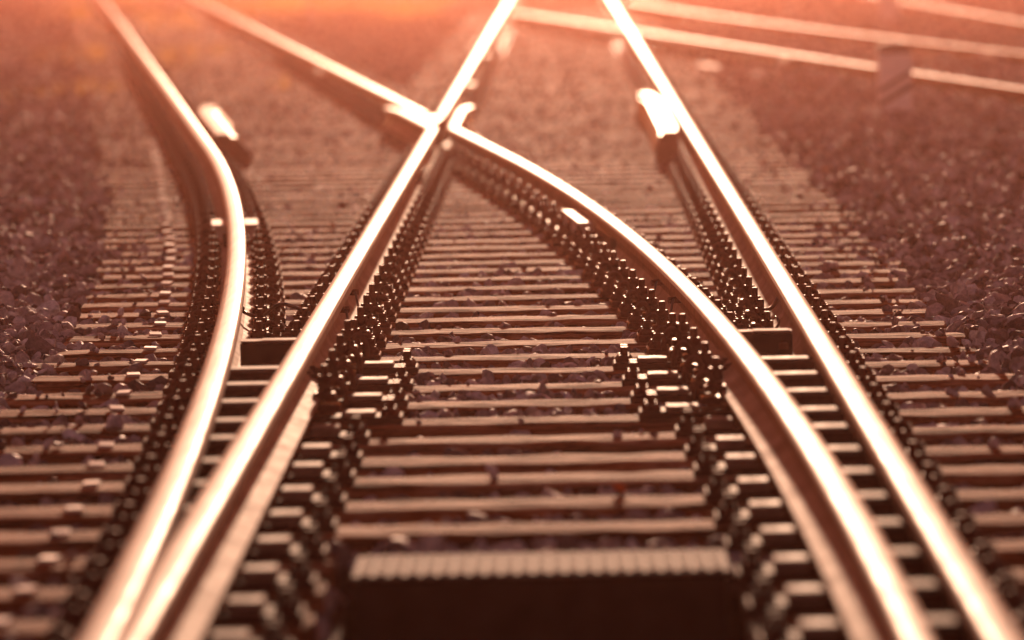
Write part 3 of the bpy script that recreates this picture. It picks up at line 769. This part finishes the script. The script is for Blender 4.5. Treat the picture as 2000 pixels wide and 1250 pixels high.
off = 0; Vs, Fs, Ts = [], [], []
for V, Fc, T in parts_:
    Vs.append(V); Fs.append(Fc + off); Ts.append(T); off += len(V)
o = np_mesh('ballast', np.concatenate(Vs), np.concatenate(Fs), STONE, np.concatenate(Ts)); tag(o, 'crushed grey-brown stone ballast between and around the sleepers', 'ballast', kind='stuff')
print('stones', sum(len(a[0]) for a in (A1, A2, A3, A4, A5)))

# single stones resting on the sleepers
def stone(px, py, size, lab, tone):
    X, Y = pix(px, py, ZS); k = int(np.argmin(np.abs(SLa - Y))); 
    on = abs(SLa[k] - Y) < .16
    V, Fc, T = rocks_mesh(np.array([[0, 0, 0.]]), np.array([size]), 3, 1); V[:, 2] *= .8
    o = np_mesh('stone', V, Fc, STONE, np.full(len(V), tone)); o.location = (X, Y, ZS - float(V[:, 2].min()) - (.004 if on else .03)); tag(o, lab, 'stone', 'single stones lying on the sleepers')
stone(1024, 525, .026, 'round dark stone on a sleeper near the centre', .3)
stone(305, 628, .042, 'large grey stone at the left rail side among the marker plates', .75)
stone(285, 618, .036, 'flat dark stone on the left sleeper ends', .2)
stone(1460, 640, .05, 'x', .2) if False else None
stone(1240, 655, .036, 'dark angular stone by the clamps of the inner right rail', .15)
stone(1620, 530, .055, 'big pale pointed stone right of the straight right rail', .8)
stone(1845, 610, .06, 'big dark pointed stone at the right sleeper ends', .25)
stone(1690, 548, .036, 'pale sharp stone on the right sleeper ends', .95)
stone(205, 770, .045, 'dusty flat stone on the left sleeper ends', .6)
stone(230, 840, .05, 'bluish blurred stone at lower left on a sleeper end', .9)
stone(895, 640, .04, 'rounded stone between two sleepers right of the crib cables', .5)
stone(960, 935, .034, 'pale blurred stone between two near sleepers', .95)
stone(390, 430, .03, 'x', .3) if False else None
stone(275, 475, .045, 'dark blocky stone on a left sleeper end high up', .15)
stone(238, 488, .04, 'dark reddish stone on the far left sleeper end', .2)

# ------------------------------------------------------------------ leaves
def leaf(px, py, size, m_, lab):
    X, Y = pix(px, py, -.165); m = MB(); n = 9; rim = []
    for k in range(n):
        a = 2 * math.pi * k / n; r = size * (1 if k % 2 == 0 else .62); rim.append((r * math.cos(a), r * math.sin(a) * .8, random.uniform(0, .3) * size))
    c = (0, 0, 0); m.add([c] + rim, [(0, 1 + k, 1 + (k + 1) % n) for k in range(n)], 0); m.add([(0, 0, -.0012)] + [(a, b, z - .0012) for a, b, z in rim], [(0, 1 + (k + 1) % n, 1 + k) for k in range(n)], 0)
    m.tube([(size * .9, 0, .2 * size), (size * 1.5, .01, .35 * size)], .0015, 5)
    o = m.build('fallen_leaf', m_); o.location = (X, Y, -.155); o.rotation_euler = (random.uniform(.5, 1.0), random.uniform(-.3, .3), random.uniform(0, 6)); tag(o, lab, 'leaf', 'fallen leaves on the ballast')
leaf(1610, 337, .03, LEAFY, 'yellow fallen leaf on the gravel right of the rails')
leaf(1668, 345, .025, LEAFO, 'orange fallen leaf on the gravel beside the yellow one')
leaf(553, 494, .028, LEAFO, 'orange leaf between the left clamps and inner left rail')
leaf(650, 443, .02, LEAFO, 'small orange leaf between the left rails')
leaf(1210, 960, .02, LEAFO, 'tiny orange leaf between near sleepers at lower centre')
leaf(282, 424, .026, LEAFY, 'yellow leaf on the left sleepers')
leaf(1480, 397, .03, LEAFO, 'rust-coloured leaf right of the straight rail')

# ------------------------------------------------------------------ dry grass
def grass():
    regs = [(-16, -4.8, 80, 130, 3600), (2.6, 4.8, 54, 95, 3600), (5.4, 9, 60, 120, 3600), (-5.2, -1.8, 88, 125, 1500), (-6.5, -3.6, 46, 70, 500), (3.7, 5.1, 30, 50, 0), (-2.6, -1.9, 45, 56, 60)]
    V = []; Fc = []
    for x0, x1, y0, y1, n in regs:
        for _ in range(n):
            x = random.uniform(x0, x1); y = random.uniform(y0, y1)
            if abs(x - float(XL1(y))) < .25 or abs(x - float(XR1(y))) < .25 or math.sin(x * 1.3 + y * .31) + math.cos(y * .4 - x) < -.3: continue
            if any(abs(x - np.interp(y, [p[1] for p in P_], [p[0] for p in P_], left=99, right=99)) < .2 for P_ in (PA, PB, PC)): continue
            for _b in range(5):
                a = random.uniform(0, 6.28); h = random.uniform(.05, .14); w_ = .012; lx = math.cos(a) * h * .5; ly = math.sin(a) * h * .5; ox = random.uniform(-.05, .05); oy = random.uniform(-.05, .05)
                i = len(V); V += [(x + ox - w_ * math.sin(a), y + oy + w_ * math.cos(a), -.26), (x + ox + w_ * math.sin(a), y + oy - w_ * math.cos(a), -.26), (x + ox + lx, y + oy + ly, -.26 + .06 + h)]
                Fc.append((i, i + 1, i + 2))
    o = np_mesh('dry_grass', np.array(V), np.array(Fc), GRASS); tag(o, 'yellowish dry grass growing in the far gravel along the top', 'grass', kind='stuff')
grass()

# ------------------------------------------------------------------ haze
m = MB(); m.box(-160, 160, -40, 420, -3.2, 1.75)
hz = m.build('haze', None) if False else None
hm = bpy.data.materials.new('haze_air'); hm.use_nodes = True; t = hm.node_tree; t.nodes.clear()
out = t.nodes.new('ShaderNodeOutputMaterial'); pv = t.nodes.new('ShaderNodeVolumePrincipled')
pv.inputs['Color'].default_value = (1.0, .44, .32, 1); pv.inputs['Density'].default_value = .00090; pv.inputs['Anisotropy'].default_value = .985
t.links.new(pv.outputs[0], out.inputs['Volume'])
hz = m.build('haze', hm); tag(hz, 'thin warm haze lit from behind by the low sun', 'haze', kind='stuff')
